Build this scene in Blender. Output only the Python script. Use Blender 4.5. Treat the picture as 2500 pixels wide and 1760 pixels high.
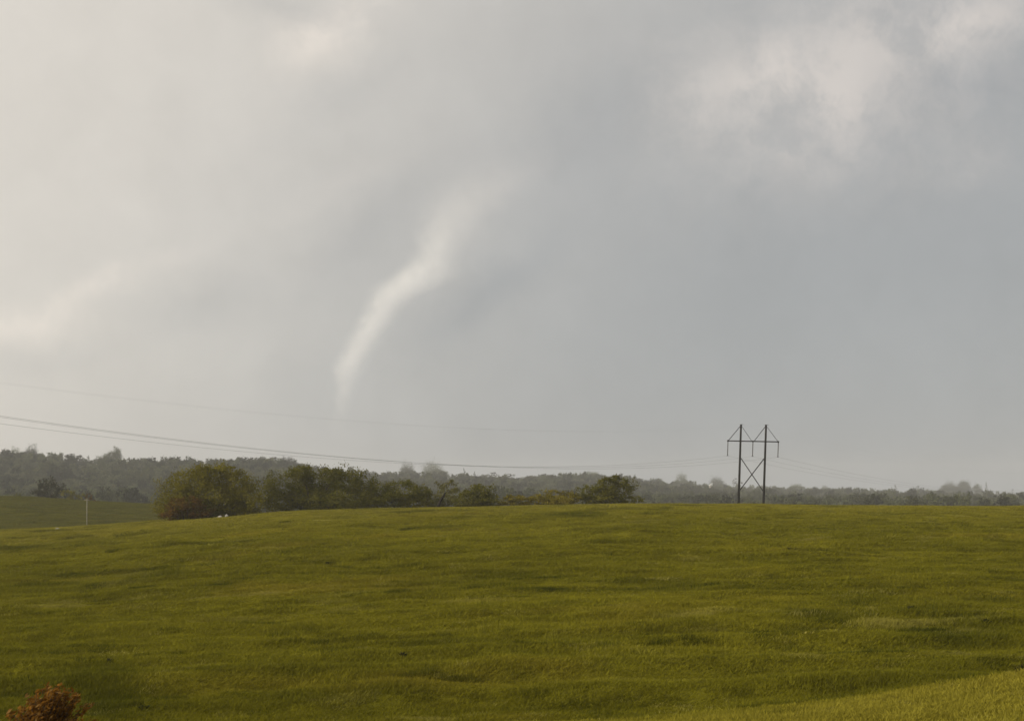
import bpy, math
import numpy as np
from mathutils import Vector, Matrix

R = math.radians
sc = bpy.context.scene
col = sc.collection
for o in list(bpy.data.objects):
    bpy.data.objects.remove(o)

# ----------------------------------------------------------------- camera
# The eye is the origin, +Y is ahead; the lens is level and shifted upwards.
F = 3964.0                       # focal length in pixels of the 2500 px wide photograph
HZ = 1200.0                      # row of the eye-level horizon
cam_d = bpy.data.cameras.new('camera')
cam_d.sensor_width = 36.0
cam_d.lens = F / 2500.0 * 36.0
cam_d.shift_y = (HZ - 880.0) / 2500.0
cam_d.clip_start = 0.3
cam_d.clip_end = 30000.0
cam = bpy.data.objects.new('camera', cam_d)
col.objects.link(cam)
cam.rotation_euler = (R(90), 0, 0)
sc.camera = cam

# ----------------------------------------------------------------- sun
SUN_AZ, SUN_EL = R(-112.0), R(25.0)
sun_dir = Vector((math.sin(SUN_AZ) * math.cos(SUN_EL), math.cos(SUN_AZ) * math.cos(SUN_EL), math.sin(SUN_EL)))
sun_d = bpy.data.lights.new('sun', 'SUN')
sun_d.energy = 3.4
sun_d.angle = R(6.0)
sun_d.color = (1.0, 0.92, 0.79)
sun = bpy.data.objects.new('sun', sun_d)
col.objects.link(sun)
sun.rotation_euler = (-sun_dir).to_track_quat('-Z', 'Y').to_euler()

# ----------------------------------------------------------------- world
world = bpy.data.worlds.new('World')
sc.world = world
world.use_nodes = True
wn, wl = world.node_tree.nodes, world.node_tree.links
wn.clear()


class NB:
    """small node builder"""
    def __init__(self, tree):
        self.n, self.l = tree.nodes, tree.links

    def put(self, sock, v):
        if v is None:
            return
        if hasattr(v, 'is_output'):
            self.l.new(v, sock)
        else:
            sock.default_value = v

    def math(self, op, a, b=None, c=None, clamp=False):
        n = self.n.new('ShaderNodeMath'); n.operation = op; n.use_clamp = clamp
        for i, v in enumerate((a, b, c)):
            self.put(n.inputs[i], v)
        return n.outputs[0]

    def vmath(self, op, a, b=None, scale=None):
        n = self.n.new('ShaderNodeVectorMath'); n.operation = op
        self.put(n.inputs[0], a); self.put(n.inputs[1], b)
        if scale is not None:
            self.put(n.inputs['Scale'], scale)
        return n.outputs['Value'] if op in ('DOT_PRODUCT', 'LENGTH') else n.outputs[0]

    def noise(self, vec, scale, detail=3.0, rough=0.5, color=False, dist=0.0):
        n = self.n.new('ShaderNodeTexNoise')
        self.put(n.inputs['Vector'], vec)
        n.inputs['Scale'].default_value = scale
        n.inputs['Detail'].default_value = detail
        n.inputs['Roughness'].default_value = rough
        n.inputs['Distortion'].default_value = dist
        return n.outputs['Color' if color else 'Fac']

    def ramp(self, v, a, b, c=0.0, d=1.0, smooth=True):
        n = self.n.new('ShaderNodeMapRange')
        n.interpolation_type = 'SMOOTHSTEP' if smooth else 'LINEAR'
        self.put(n.inputs[0], v)
        for i, q in enumerate((a, b, c, d)):
            n.inputs[1 + i].default_value = q
        return n.outputs[0]

    def mix(self, f, a, b):
        n = self.n.new('ShaderNodeMix'); n.data_type = 'RGBA'; n.clamp_factor = True
        self.put(n.inputs[0], f)
        for s, v in ((n.inputs[6], a), (n.inputs[7], b)):
            self.put(s, v if hasattr(v, 'is_output') else (*v, 1.0))
        return n.outputs[2]

    def sep(self, v):
        n = self.n.new('ShaderNodeSeparateXYZ'); self.put(n.inputs[0], v)
        return n.outputs

    def comb(self, x, y, z):
        n = self.n.new('ShaderNodeCombineXYZ')
        for i, v in enumerate((x, y, z)):
            self.put(n.inputs[i], v)
        return n.outputs[0]


W = NB(world.node_tree)
tc = wn.new('ShaderNodeTexCoord')
d = W.vmath('NORMALIZE', tc.outputs['Generated'])
dx, dy, dz = W.sep(d)
# cloud field, a soft storm sky: bright towards the sun's side, slate towards the right
warp = W.vmath('SUBTRACT', W.noise(d, 9.0, 4.0, 0.55, True), (0.5, 0.5, 0.5))
warp2 = W.vmath('SUBTRACT', W.noise(d, 30.0, 4.0, 0.6, True), (0.5, 0.5, 0.5))
dw = W.vmath('ADD', W.vmath('ADD', d, W.vmath('SCALE', warp, scale=0.018)), W.vmath('SCALE', warp2, scale=0.024))
ddx, ddy, ddz = W.sep(dw)
s = W.math('ADD', ddx, W.math('MULTIPLY', W.math('SUBTRACT', ddz, 0.15), -0.70))
tone = W.ramp(s, -0.40, 0.20, 0.0, 1.0)
base = W.mix(tone, (0.735, 0.690, 0.622), (0.372, 0.382, 0.388))
az = W.math('ARCTAN2', ddx, ddy)
el = W.math('ARCSINE', ddz)


def blob(px, py, sx, sy, rot, amp):
    """soft elliptical cloud patch seen in the direction of that picture point (sizes in the same units)"""
    a = W.math('SUBTRACT', az, math.atan((px - 1250) / F))
    e = W.math('SUBTRACT', el, math.atan((HZ - py) / F))
    c, s_ = math.cos(R(rot)), math.sin(R(rot))
    u = W.math('ADD', W.math('MULTIPLY', a, c * F / sx), W.math('MULTIPLY', e, s_ * F / sx))
    v = W.math('ADD', W.math('MULTIPLY', a, -s_ * F / sy), W.math('MULTIPLY', e, c * F / sy))
    q = W.math('ADD', W.math('MULTIPLY', u, u), W.math('MULTIPLY', v, v))
    return W.math('MULTIPLY', W.math('POWER', 2.718, W.math('MULTIPLY', q, -1.0)), amp)


bright = None
for args in [(760, 105, 115, 52, 35, 0.60), (880, 15, 110, 75, 40, 0.45), (235, 728, 190, 30, 22, 0.52), (30, 815, 170, 42, 4, 0.35), (2150, 170, 540, 250, 10, 0.46),
             (2080, 150, 230, 140, 25, 0.36), (1880, 190, 120, 70, 20, 0.50), (2380, 110, 160, 60, 5, 0.70),
             (1990, 330, 190, 110, 30, 0.55), (1700, 250, 130, 110, 45, 0.35), (1130, 540, 110, 50, 60, 0.18),
             (1230, 440, 150, 60, 35, 0.16), (2300, 440, 140, 60, 20, 0.25), (830, 470, 200, 40, 25, 0.12)]:
    b = blob(*args)
    bright = b if bright is None else W.math('ADD', bright, b)
dark = None
for args in [(1180, 720, 230, 55, 35, 0.55), (1400, 330, 260, 130, 35, 0.45), (480, 760, 160, 60, 12, 0.50), (2380, 235, 240, 34, -3, 0.25),
             (690, 20, 160, 40, -10, 0.6), (900, 580, 190, 70, 45, 0.40), (840, 235, 170, 50, 30, 0.30), (60, 900, 180, 40, 8, 0.35),
             (760, 960, 120, 90, 10, 0.25)]:
    b = blob(*args)
    dark = b if dark is None else W.math('ADD', dark, b)
n_big = W.math('SUBTRACT', W.noise(dw, 7.0, 4.0, 0.55), 0.5)
n_fine = W.math('SUBTRACT', W.noise(dw, 26.0, 5.0, 0.6), 0.5)
lift = W.math('ADD', W.math('MULTIPLY', n_big, 0.17), W.math('MULTIPLY', n_fine, 0.13))
lift = W.math('ADD', lift, 1.0)
cloud = W.vmath('SCALE', base, scale=lift)
tex = W.ramp(W.noise(dw, 22.0, 5.0, 0.66), 0.32, 0.66, 0.45, 1.40)
bright = W.math('MULTIPLY', bright, tex)
wv = W.vmath('SCALE', (0.176, 0.141, 0.112), scale=bright)
dv = W.vmath('SCALE', (0.115, 0.100, 0.078), scale=dark)
cloud = W.vmath('SUBTRACT', W.vmath('ADD', cloud, wv), dv)
cloud = W.vmath('SCALE', cloud, scale=10.0)
sky = wn.new('ShaderNodeTexSky')
sky.sky_type = 'NISHITA'
sky.sun_disc = False
sky.sun_elevation = SUN_EL
sky.sun_rotation = SUN_AZ
mixed = W.mix(0.95, sky.outputs[0], cloud)
bg = wn.new('ShaderNodeBackground')
bg.inputs['Strength'].default_value = 0.1
wl.new(mixed, bg.inputs['Color'])
world.cycles.sampling_method = 'MANUAL'
world.cycles.sample_map_resolution = 256
wo = wn.new('ShaderNodeOutputWorld')
wl.new(bg.outputs[0], wo.inputs['Surface'])

# ----------------------------------------------------------------- exposure and sampling
vs = sc.view_settings
vs.view_transform = 'Standard'
vs.look = 'None'
vs.exposure = 0.0
vs.gamma = 1.0
vs.use_curve_mapping = False
cy = sc.cycles
cy.volume_bounces = 2
cy.max_bounces = 6
cy.diffuse_bounces = 2
cy.transparent_max_bounces = 16
cy.use_denoising = True
cy.sample_clamp_indirect = 6.0

HAZE_DENSITY = 0.00013


# ----------------------------------------------------------------- helpers
def at(px, py, D):
    """world point that stands D metres ahead in the direction of a picture point"""
    return np.array([(px - 1250.0) / F * D, D, (HZ - py) / F * D])


def hash2(ix, iy, seed):
    h = (ix.astype(np.int64) * 374761393 + iy.astype(np.int64) * 668265263 + seed * 1274126177) & 0xffffffff
    h = ((h ^ (h >> 13)) * 1274126177) & 0xffffffff
    return ((h ^ (h >> 16)) & 0xffff) / 65535.0


def vnoise(x, y, seed=0):
    x = np.asarray(x, float); y = np.asarray(y, float)
    ix, iy = np.floor(x), np.floor(y)
    fx, fy = x - ix, y - iy
    fx = fx * fx * (3 - 2 * fx); fy = fy * fy * (3 - 2 * fy)
    a = hash2(ix, iy, seed); b = hash2(ix + 1, iy, seed); c = hash2(ix, iy + 1, seed); e = hash2(ix + 1, iy + 1, seed)
    return (a + (b - a) * fx) * (1 - fy) + (c + (e - c) * fx) * fy - 0.5


def sstep(t):
    t = np.clip(t, 0, 1)
    return t * t * (3 - 2 * t)


def smooth_interp(px, xs, ys):
    """interp averaged over a short window, so slopes have no kinks"""
    r = 0
    for o in (-60, -35, -12, 12, 35, 60):
        r = r + np.interp(px + o, xs, ys)
    return r / 6.0


CREST_X = [-900, 0, 200, 400, 600, 700, 1000, 1250, 1500, 1740, 2000, 2500, 3400]
CREST_Y = [1325, 1297, 1287, 1271, 1257, 1249, 1241, 1235, 1230, 1231, 1234, 1236, 1240]
BANK_X = [-900, 600, 1500, 1820, 2050, 2230, 2400, 2500, 3400]
BANK_Y = [1830, 1820, 1785, 1756, 1732, 1703, 1674, 1652, 1500]
RIDGE_X = [-900, 0, 300, 600, 720, 790, 1000, 1250, 1440, 1600, 1700, 1900, 2200, 2500, 3400]
RIDGE_Y = [1108, 1110, 1119, 1123, 1126, 1146, 1154, 1163, 1155, 1172, 1183, 1189, 1196, 1204, 1207]
RIDGE_D = [1850, 1900, 1930, 1960, 2000, 2350, 2450, 2500, 2550, 2750, 3100, 3450, 3750, 4000, 4050]
FAR_X = [-900, 0, 100, 200, 400, 700, 1200, 3400]
FAR_Y = [1206, 1211, 1213, 1222, 1232, 1262, 1285, 1290]


def pxeff(x, y):
    th = np.arctan2(x, y)
    a = np.abs(th)
    k = np.where(a < 0.5, 1.0, np.clip((math.pi - a) / (math.pi - 0.5), 0, 1))
    return 1250 + F * np.tan(np.clip(th, -0.5, 0.5)) * k


def zat(py, D):
    return (HZ - py) / F * D


def ridge(px):
    return smooth_interp(px, RIDGE_X, RIDGE_D), smooth_interp(px, RIDGE_X, RIDGE_Y)


def ground_z(x, y, detail=True):
    x = np.asarray(x, float); y = np.asarray(y, float)
    D = np.hypot(x, y) * np.cos(np.clip(np.arctan2(np.abs(x), y), 0, 0.5))
    px = pxeff(x, y)
    zb = zat(smooth_interp(px, BANK_X, BANK_Y), 22.0)
    zc = zat(smooth_interp(px, CREST_X, CREST_Y), 300.0)
    zv = -6.9 + 0.9 * sstep((px - 300) / 2200)
    zf = zat(smooth_interp(px, FAR_X, FAR_Y), 650.0)
    rd, ry = ridge(px)
    zr = zat(ry, rd) - 13.5 + 4.0 * vnoise(px / 95.0, px * 0 + 3.3, 21) + 2.0 * vnoise(px / 41.0, px * 0 + 1.7, 22)
    zfoot = -17.0
    z = np.where(D < 22, -1.9 + (zb + 1.9) * sstep((D - 3) / 19.0), 0)
    z = np.where((D >= 22) & (D < 44), zb + (zv - zb) * sstep((D - 22) / 22.0), z)
    t = (D - 44) / 256.0
    prof = np.sin(np.clip(t, 0, 1) * math.pi / 2) ** 1.15
    z = np.where((D >= 44) & (D < 300), zv + (zc - zv) * prof, z)
    zd = np.minimum(zc - 6.5, zf - 6)
    z = np.where((D >= 300) & (D < 430), zc + (zd - zc) * sstep((D - 300) / 130.0), z)
    z = np.where((D >= 430) & (D < 650), zd + (zf - zd) * np.sin(np.clip((D - 430) / 220.0, 0, 1) * math.pi / 2), z)
    z = np.where((D >= 650) & (D < 850), zf + (zfoot - zf) * sstep((D - 650) / 200.0), z)
    tr = np.clip((D - 850) / np.maximum(rd - 850, 1), 0, 1)
    z = np.where((D >= 850) & (D < rd), zfoot + (zr - zfoot) * sstep(tr * 0.5 + 0.5 * tr * tr), z)
    z = np.where(D >= rd, zr - 0.02 * (D - rd), z)
    # roll of the pasture
    near = np.clip(D / 40.0, 0.15, 1)
    z = z + near * (0.55 * vnoise(x / 34, y / 34, 1) + 0.30 * vnoise(x / 11, y / 11, 2)) * np.where(D > 270, np.clip((330 - D) / 60, 0.25, 1), 1)
    if detail:
        z = z + near * np.clip((330 - D) / 100, 0, 1) * (0.26 * vnoise(x / 4.2, y / 4.2, 3) + 0.16 * vnoise(x / 1.9, y / 1.9, 4)
                                                                 + 0.34 * vnoise(x / 11 + y / 40, y / 2.6, 5) + 0.24 * vnoise(x / 6 - y / 30, y / 1.5, 6))
    return z


def mesh_obj(name, V, Fc, mat, parent=None, smooth=False):
    """V (n,3), Fc (m,3|4) arrays"""
    V = np.asarray(V, np.float32); Fc = np.asarray(Fc, np.int32)
    me = bpy.data.meshes.new(name)
    k = Fc.shape[1]
    me.vertices.add(len(V)); me.vertices.foreach_set('co', V.ravel())
    me.loops.add(Fc.size); me.loops.foreach_set('vertex_index', Fc.ravel())
    me.polygons.add(len(Fc))
    me.polygons.foreach_set('loop_start', np.arange(0, Fc.size, k, dtype=np.int32))
    me.polygons.foreach_set('loop_total', np.full(len(Fc), k, np.int32))
    if smooth:
        me.polygons.foreach_set('use_smooth', np.ones(len(Fc), bool))
    me.update(calc_edges=True)
    me.materials.append(mat)
    o = bpy.data.objects.new(name, me)
    col.objects.link(o)
    if parent is not None:
        o.parent = parent
    return o


def tag(o, label=None, cat=None, group=None, kind=None):
    if label: o['label'] = label
    if cat: o['category'] = cat
    if group: o['group'] = group
    if kind: o['kind'] = kind
    return o


def empty(name, loc):
    o = bpy.data.objects.new(name, None)
    o.empty_display_size = 0.2
    col.objects.link(o)
    o.location = Vector([float(v) for v in loc])
    return o


def tube(pts, rad, n=8, cap=True):
    """tapered tube along points -> V, quads"""
    pts = np.asarray(pts, float); rad = np.broadcast_to(np.asarray(rad, float), (len(pts),))
    tg = np.gradient(pts, axis=0)
    tg /= np.maximum(np.linalg.norm(tg, axis=1, keepdims=True), 1e-9)
    up = np.array([0, 0, 1.0]) if abs(tg[0][2]) < 0.9 else np.array([1.0, 0, 0])
    V = []
    for p, t, r in zip(pts, tg, rad):
        a = np.cross(up, t); a /= np.linalg.norm(a); b = np.cross(t, a)
        an = np.arange(n) / n * 2 * math.pi
        V.append(p + r * (np.outer(np.cos(an), a) + np.outer(np.sin(an), b)))
    V = np.concatenate(V)
    Q = []
    for i in range(len(pts) - 1):
        for j in range(n):
            Q.append((i * n + j, i * n + (j + 1) % n, (i + 1) * n + (j + 1) % n, (i + 1) * n + j))
    if cap:
        c0 = len(V); V = np.concatenate([V, [pts[0], pts[-1]]])
        L = (len(pts) - 1) * n
        for j in range(0, n, 2):
            Q.append((c0, (j + 2) % n, (j + 1) % n, j))
            Q.append((c0 + 1, L + j, L + (j + 1) % n, L + (j + 2) % n))
    return V, np.array(Q)


def join(parts):
    V, Q, o = [], [], 0
    for v, q in parts:
        V.append(v); Q.append(np.asarray(q) + o); o += len(v)
    return np.concatenate(V), np.concatenate(Q)


def box(c, sx, sy, sz):
    v = np.array([[x, y, z] for x in (-.5, .5) for y in (-.5, .5) for z in (-.5, .5)]) * [sx, sy, sz] + np.asarray(c)
    q = [(0, 1, 3, 2), (4, 6, 7, 5), (0, 4, 5, 1), (2, 3, 7, 6), (0, 2, 6, 4), (1, 5, 7, 3)]
    return v, np.array(q)


# ----------------------------------------------------------------- materials
def material(name):
    m = bpy.data.materials.new(name); m.use_nodes = True
    m.node_tree.nodes.clear()
    b = NB(m.node_tree)
    out = b.n.new('ShaderNodeOutputMaterial')
    return m, b, out


def leaf_material(name, c_dark, c_light, c_odd, transl=0.25, per_tree=False):
    """leaves: each leaf its own tint between two colours, some in a third"""
    m, b, out = material(name)
    g = b.n.new('ShaderNodeNewGeometry')
    rnd = g.outputs['Random Per Island']
    big = b.noise(g.outputs['Position'], 0.45, 2.0)
    f = b.math('ADD', b.math('MULTIPLY', rnd, 0.55), b.math('MULTIPLY', b.ramp(big, 0.35, 0.65), 0.45))
    c = b.mix(f, c_dark, c_light)
    odd = b.math('GREATER_THAN', b.math('FRACT', b.math('MULTIPLY', rnd, 17.3)), 0.85)
    c = b.mix(b.math('MULTIPLY', odd, 0.6), c, c_odd)
    if per_tree:
        ob = b.n.new('ShaderNodeObjectInfo')
        c = b.mix(b.math('FRACT', b.math('MULTIPLY', ob.outputs['Random'], 7.7)), c, (0.066, 0.072, 0.042))
        c = b.vmath('SCALE', c, scale=b.math('MULTIPLY_ADD', ob.outputs['Random'], 1.6, 0.30))
    di = b.n.new('ShaderNodeBsdfDiffuse'); b.put(di.inputs['Color'], c)
    tr = b.n.new('ShaderNodeBsdfTranslucent'); b.put(tr.inputs['Color'], c)
    mx = b.n.new('ShaderNodeMixShader'); mx.inputs[0].default_value = transl
    b.l.new(di.outputs[0], mx.inputs[1]); b.l.new(tr.outputs[0], mx.inputs[2])
    b.l.new(mx.outputs[0], out.inputs['Surface'])
    return m


def plain_material(name, c1, c2, scale=3.0, rough=0.85, bump=0.0):
    m, b, out = material(name)
    t = b.n.new('ShaderNodeTexCoord')
    f = b.ramp(b.noise(t.outputs['Object'], scale, 5.0, 0.6), 0.3, 0.7)
    p = b.n.new('ShaderNodeBsdfPrincipled')
    b.put(p.inputs['Base Color'], b.mix(f, c1, c2))
    p.inputs['Roughness'].default_value = rough
    p.inputs['Specular IOR Level'].default_value = 0.2
    if bump:
        bn = b.n.new('ShaderNodeBump'); bn.inputs['Strength'].default_value = bump
        b.put(bn.inputs['Height'], f); b.l.new(bn.outputs[0], p.inputs['Normal'])
    b.l.new(p.outputs[0], out.inputs['Surface'])
    return m


def pasture_colour(b, pos):
    """olive pasture, patchy on several scales; the same field for soil sheet and blades"""
    n1 = b.noise(pos, 0.022, 2.0, 0.55)
    n2 = b.noise(pos, 0.11, 3.0, 0.6)
    n3 = b.noise(pos, 0.62, 3.0, 0.65)
    f = b.math('ADD', b.math('MULTIPLY', b.ramp(n1, 0.32, 0.68), 0.35),
               b.math('ADD', b.math('MULTIPLY', b.ramp(n2, 0.3, 0.7), 0.35), b.math('MULTIPLY', b.ramp(n3, 0.3, 0.7), 0.30)))
    c = b.mix(f, G_DARK, G_LIGHT)
    dry = b.ramp(b.noise(b.vmath('ADD', pos, (31.0, 7.0, 0.0)), 0.05, 4.0, 0.6), 0.52, 0.75, 0.0, 0.55)
    c = b.mix(dry, c, G_DRY)
    _px, py, _pz = b.sep(pos)
    c = b.mix(b.ramp(py, 150.0, 300.0, 0.0, 0.55), c, G_SUNLIT)          # brighter light and haze on the brow, put into the colour
    c = b.mix(b.ramp(py, 32.0, 22.0, 0.0, 0.75), c, G_SUNLIT)            # sunlit look of the near bank, painted into the grass
    return b.mix(b.ramp(py, 340.0, 420.0, 0.0, 0.9), c, b.mix(b.ramp(n2, 0.3, 0.7), (0.070, 0.072, 0.008), (0.112, 0.105, 0.014)))   # the field beyond


G_DARK, G_LIGHT, G_DRY, G_SUNLIT = (0.126, 0.119, 0.010), (0.240, 0.218, 0.018), (0.260, 0.205, 0.024), (0.290, 0.253, 0.034)

m_ground, b, out = material('pasture_turf')
g = b.n.new('ShaderNodeNewGeometry')
c = b.vmath('SCALE', pasture_colour(b, g.outputs['Position']), scale=0.62)      # whole sheet darkened to stand in for shade among the tufts
di = b.n.new('ShaderNodeBsdfDiffuse'); b.put(di.inputs['Color'], c)
bn = b.n.new('ShaderNodeBump'); bn.inputs['Strength'].default_value = 0.5; bn.inputs['Distance'].default_value = 0.25
b.put(bn.inputs['Height'], b.noise(g.outputs['Position'], 1.6, 5.0, 0.65)); b.l.new(bn.outputs[0], di.inputs['Normal'])
b.l.new(di.outputs[0], out.inputs['Surface'])

m_grass, b, out = material('grass_blades')
g = b.n.new('ShaderNodeNewGeometry')
oi = b.n.new('ShaderNodeObjectInfo')
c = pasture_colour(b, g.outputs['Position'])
ta = b.n.new('ShaderNodeAttribute'); ta.attribute_type = 'INSTANCER'; ta.attribute_name = 'tone'
c = b.mix(ta.outputs['Fac'], c, (0.036, 0.044, 0.006))
pa = b.n.new('ShaderNodeAttribute'); pa.attribute_type = 'INSTANCER'; pa.attribute_name = 'pale'
c = b.mix(pa.outputs['Fac'], c, (0.330, 0.290, 0.075))
v = b.math('MULTIPLY_ADD', oi.outputs['Random'], 0.35, 0.86)
c = b.vmath('SCALE', c, scale=v)
di = b.n.new('ShaderNodeBsdfDiffuse'); b.put(di.inputs['Color'], c)
tr = b.n.new('ShaderNodeBsdfTranslucent'); b.put(tr.inputs['Color'], c)
mx = b.n.new('ShaderNodeMixShader'); mx.inputs[0].default_value = 0.35
b.l.new(di.outputs[0], mx.inputs[1]); b.l.new(tr.outputs[0], mx.inputs[2])
b.l.new(mx.outputs[0], out.inputs['Surface'])

m_bark = plain_material('bark', (0.035, 0.028, 0.02), (0.07, 0.055, 0.04), 2.0, 0.9, 0.4)
m_dead = plain_material('dead_wood', (0.012, 0.010, 0.008), (0.035, 0.028, 0.02), 2.0, 0.9, 0.4)
m_pole = plain_material('creosoted_timber', (0.006, 0.005, 0.005), (0.014, 0.012, 0.010), 1.2, 0.8, 0.3)
m_ins = plain_material('porcelain_insulator', (0.035, 0.026, 0.022), (0.06, 0.045, 0.038), 4.0, 0.3)
m_wire = plain_material('weathered_aluminium', (0.16, 0.16, 0.16), (0.22, 0.22, 0.22), 0.5, 0.6)
m_stone = plain_material('limestone', (0.22, 0.21, 0.18), (0.36, 0.34, 0.30), 2.5, 0.9, 0.5)
m_white = plain_material('white_paint', (0.76, 0.76, 0.74), (0.85, 0.85, 0.83), 0.6, 0.5)
m_paintroof = plain_material('pale_sheet_roof', (0.70, 0.70, 0.69), (0.82, 0.82, 0.80), 0.6, 0.4)
m_paleposts = plain_material('weathered_timber', (0.24, 0.22, 0.17), (0.34, 0.31, 0.25), 2.0, 0.9)

OLIVE = leaf_material('olive_leaves', (0.096, 0.090, 0.010), (0.232, 0.203, 0.022), (0.16, 0.125, 0.018), 0.35)
DEEP = leaf_material('deep_green_leaves', (0.066, 0.068, 0.012), (0.170, 0.155, 0.024), (0.11, 0.105, 0.02), 0.35)
RUST = leaf_material('russet_leaves', (0.150, 0.066, 0.010), (0.290, 0.140, 0.024), (0.34, 0.21, 0.07), 0.35)
RUSTDARK = leaf_material('brown_leaves', (0.080, 0.046, 0.010), (0.160, 0.088, 0.018), (0.14, 0.11, 0.02), 0.35)
GOLD = leaf_material('yellow_green_leaves', (0.115, 0.102, 0.014), (0.26, 0.215, 0.028), (0.19, 0.14, 0.02), 0.35)
GREY = leaf_material('grey_green_leaves', (0.095, 0.095, 0.030), (0.195, 0.180, 0.055), (0.15, 0.13, 0.04), 0.35)
SLATE = leaf_material('dusky_leaves', (0.026, 0.028, 0.014), (0.060, 0.058, 0.028), (0.06, 0.045, 0.025))
WOOD = leaf_material('far_wood_leaves', (0.040, 0.048, 0.020), (0.105, 0.110, 0.045), (0.08, 0.075, 0.03), per_tree=True)
WEED = leaf_material('dark_weed_leaves', (0.014, 0.018, 0.006), (0.034, 0.040, 0.012), (0.03, 0.022, 0.01))

# ----------------------------------------------------------------- ground: one sheet out past the ridge
na = 760
th_front = np.linspace(-0.40, 0.40, 460)
th_back = np.linspace(0.40, 2 * math.pi - 0.40, 122)[1:-1]
TH = np.concatenate([th_front, th_back])
DD = np.concatenate([np.geomspace(2.5, 40, 60), np.geomspace(40, 330, 420)[1:], np.geomspace(330, 4550, 190)[1:]])
TT, RR = np.meshgrid(TH, DD)
rr = RR / np.cos(np.clip(np.where(TT > math.pi, TT - 2 * math.pi, TT), -0.40, 0.40))
X, Y = rr * np.sin(TT), rr * np.cos(TT)
Z = ground_z(X, Y)
nt, nd = len(TH), len(DD)
V = np.stack([X, Y, Z], -1).reshape(-1, 3)
i, j = np.meshgrid(np.arange(nd - 1), np.arange(nt), indexing='ij')
j2 = (j + 1) % nt
Q = np.stack([i * nt + j, (i + 1) * nt + j, (i + 1) * nt + j2, i * nt + j2], -1).reshape(-1, 4)
# close the middle under the camera
V = np.concatenate([V, [[0, 0, -1.9]]]); cidx = len(V) - 1
jj = np.arange(0, nt - 1, 2)
Qc = np.stack([np.full(len(jj), cidx), jj, jj + 1, (jj + 2) % nt], -1)
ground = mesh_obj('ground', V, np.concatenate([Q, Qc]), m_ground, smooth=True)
tag(ground, kind='structure')

# ----------------------------------------------------------------- grass: blades in tufts, scattered over the pasture
rng = np.random.default_rng(7)


def tuft_mesh(seed, nb, spread, h, w, lean):
    r = np.random.default_rng(seed)
    V, T = [], []
    for k in range(nb):
        a = r.uniform(0, 2 * math.pi); q = spread * math.sqrt(r.uniform(0, 1))
        p = np.array([q * math.cos(a), q * math.sin(a), -0.03])
        f = r.uniform(0, 2 * math.pi)
        side = np.array([math.cos(f), math.sin(f), 0]) * w * r.uniform(0.6, 1.3)
        hh = h * r.uniform(0.55, 1.15)
        tip = p + np.array([r.normal(lean, 0.45) * hh, r.normal(0, 0.4) * hh, hh])
        mid = p * 0.45 + tip * 0.55 + np.array([0, 0, 0.12 * hh])
        n = len(V)
        V += [p - side, p + side, mid + side * 0.7, mid - side * 0.7, tip]
        T += [(n, n + 1, n + 2), (n, n + 2, n + 3), (n + 3, n + 2, n + 4)]
    me = bpy.data.meshes.new('grass_tuft')
    me.from_pydata([tuple(v) for v in V], [], T)
    me.materials.append(m_grass)
    return bpy.data.objects.new('grass_tuft', me)


def scatter_object(name, P, rot, scl, extra, protos, material_slot):
    """one object whose geometry nodes set a prototype on every point"""
    me = bpy.data.meshes.new(name)
    me.vertices.add(len(P)); me.vertices.foreach_set('co', np.asarray(P, np.float32).ravel())
    for an, kind, data in [('rot', 'FLOAT_VECTOR', rot), ('scl', 'FLOAT_VECTOR', scl)]:
        a = me.attributes.new(an, kind, 'POINT'); a.data.foreach_set('vector', np.asarray(data, np.float32).ravel())
    for an, data in extra.items():
        a = me.attributes.new(an, 'FLOAT', 'POINT'); a.data.foreach_set('value', np.asarray(data, np.float32))
    me.materials.append(material_slot)
    o = bpy.data.objects.new(name, me); col.objects.link(o)
    ng = bpy.data.node_groups.new(name + '_scatter', 'GeometryNodeTree')
    ng.interface.new_socket('Geometry', in_out='INPUT', socket_type='NodeSocketGeometry')
    ng.interface.new_socket('Geometry', in_out='OUTPUT', socket_type='NodeSocketGeometry')
    gi, go = ng.nodes.new('NodeGroupInput'), ng.nodes.new('NodeGroupOutput')
    jg = ng.nodes.new('GeometryNodeJoinGeometry')
    L = ng.links
    idx = ng.nodes.new('GeometryNodeInputIndex')
    mod = ng.nodes.new('FunctionNodeIntegerMath'); mod.operation = 'MODULO'
    L.new(idx.outputs[0], mod.inputs[0]); mod.inputs[1].default_value = len(protos)
    ra = ng.nodes.new('GeometryNodeInputNamedAttribute'); ra.data_type = 'FLOAT_VECTOR'; ra.inputs['Name'].default_value = 'rot'
    sa = ng.nodes.new('GeometryNodeInputNamedAttribute'); sa.data_type = 'FLOAT_VECTOR'; sa.inputs['Name'].default_value = 'scl'
    er = ng.nodes.new('FunctionNodeEulerToRotation'); L.new(ra.outputs[0], er.inputs[0])
    for k, p in enumerate(protos):
        inf = ng.nodes.new('GeometryNodeObjectInfo'); inf.inputs['Object'].default_value = p
        inf.transform_space = 'ORIGINAL'
        eq = ng.nodes.new('FunctionNodeCompare'); eq.data_type = 'INT'; eq.operation = 'EQUAL'
        L.new(mod.outputs[0], eq.inputs[2]); eq.inputs[3].default_value = k
        ip = ng.nodes.new('GeometryNodeInstanceOnPoints')
        L.new(gi.outputs[0], ip.inputs['Points']); L.new(eq.outputs[0], ip.inputs['Selection'])
        L.new(inf.outputs['Geometry'], ip.inputs['Instance'])
        L.new(er.outputs[0], ip.inputs['Rotation']); L.new(sa.outputs[0], ip.inputs['Scale'])
        L.new(ip.outputs[0], jg.inputs[0])
    L.new(jg.outputs[0], go.inputs[0])
    md = o.modifiers.new('scatter', 'NODES'); md.node_group = ng
    return o


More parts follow.
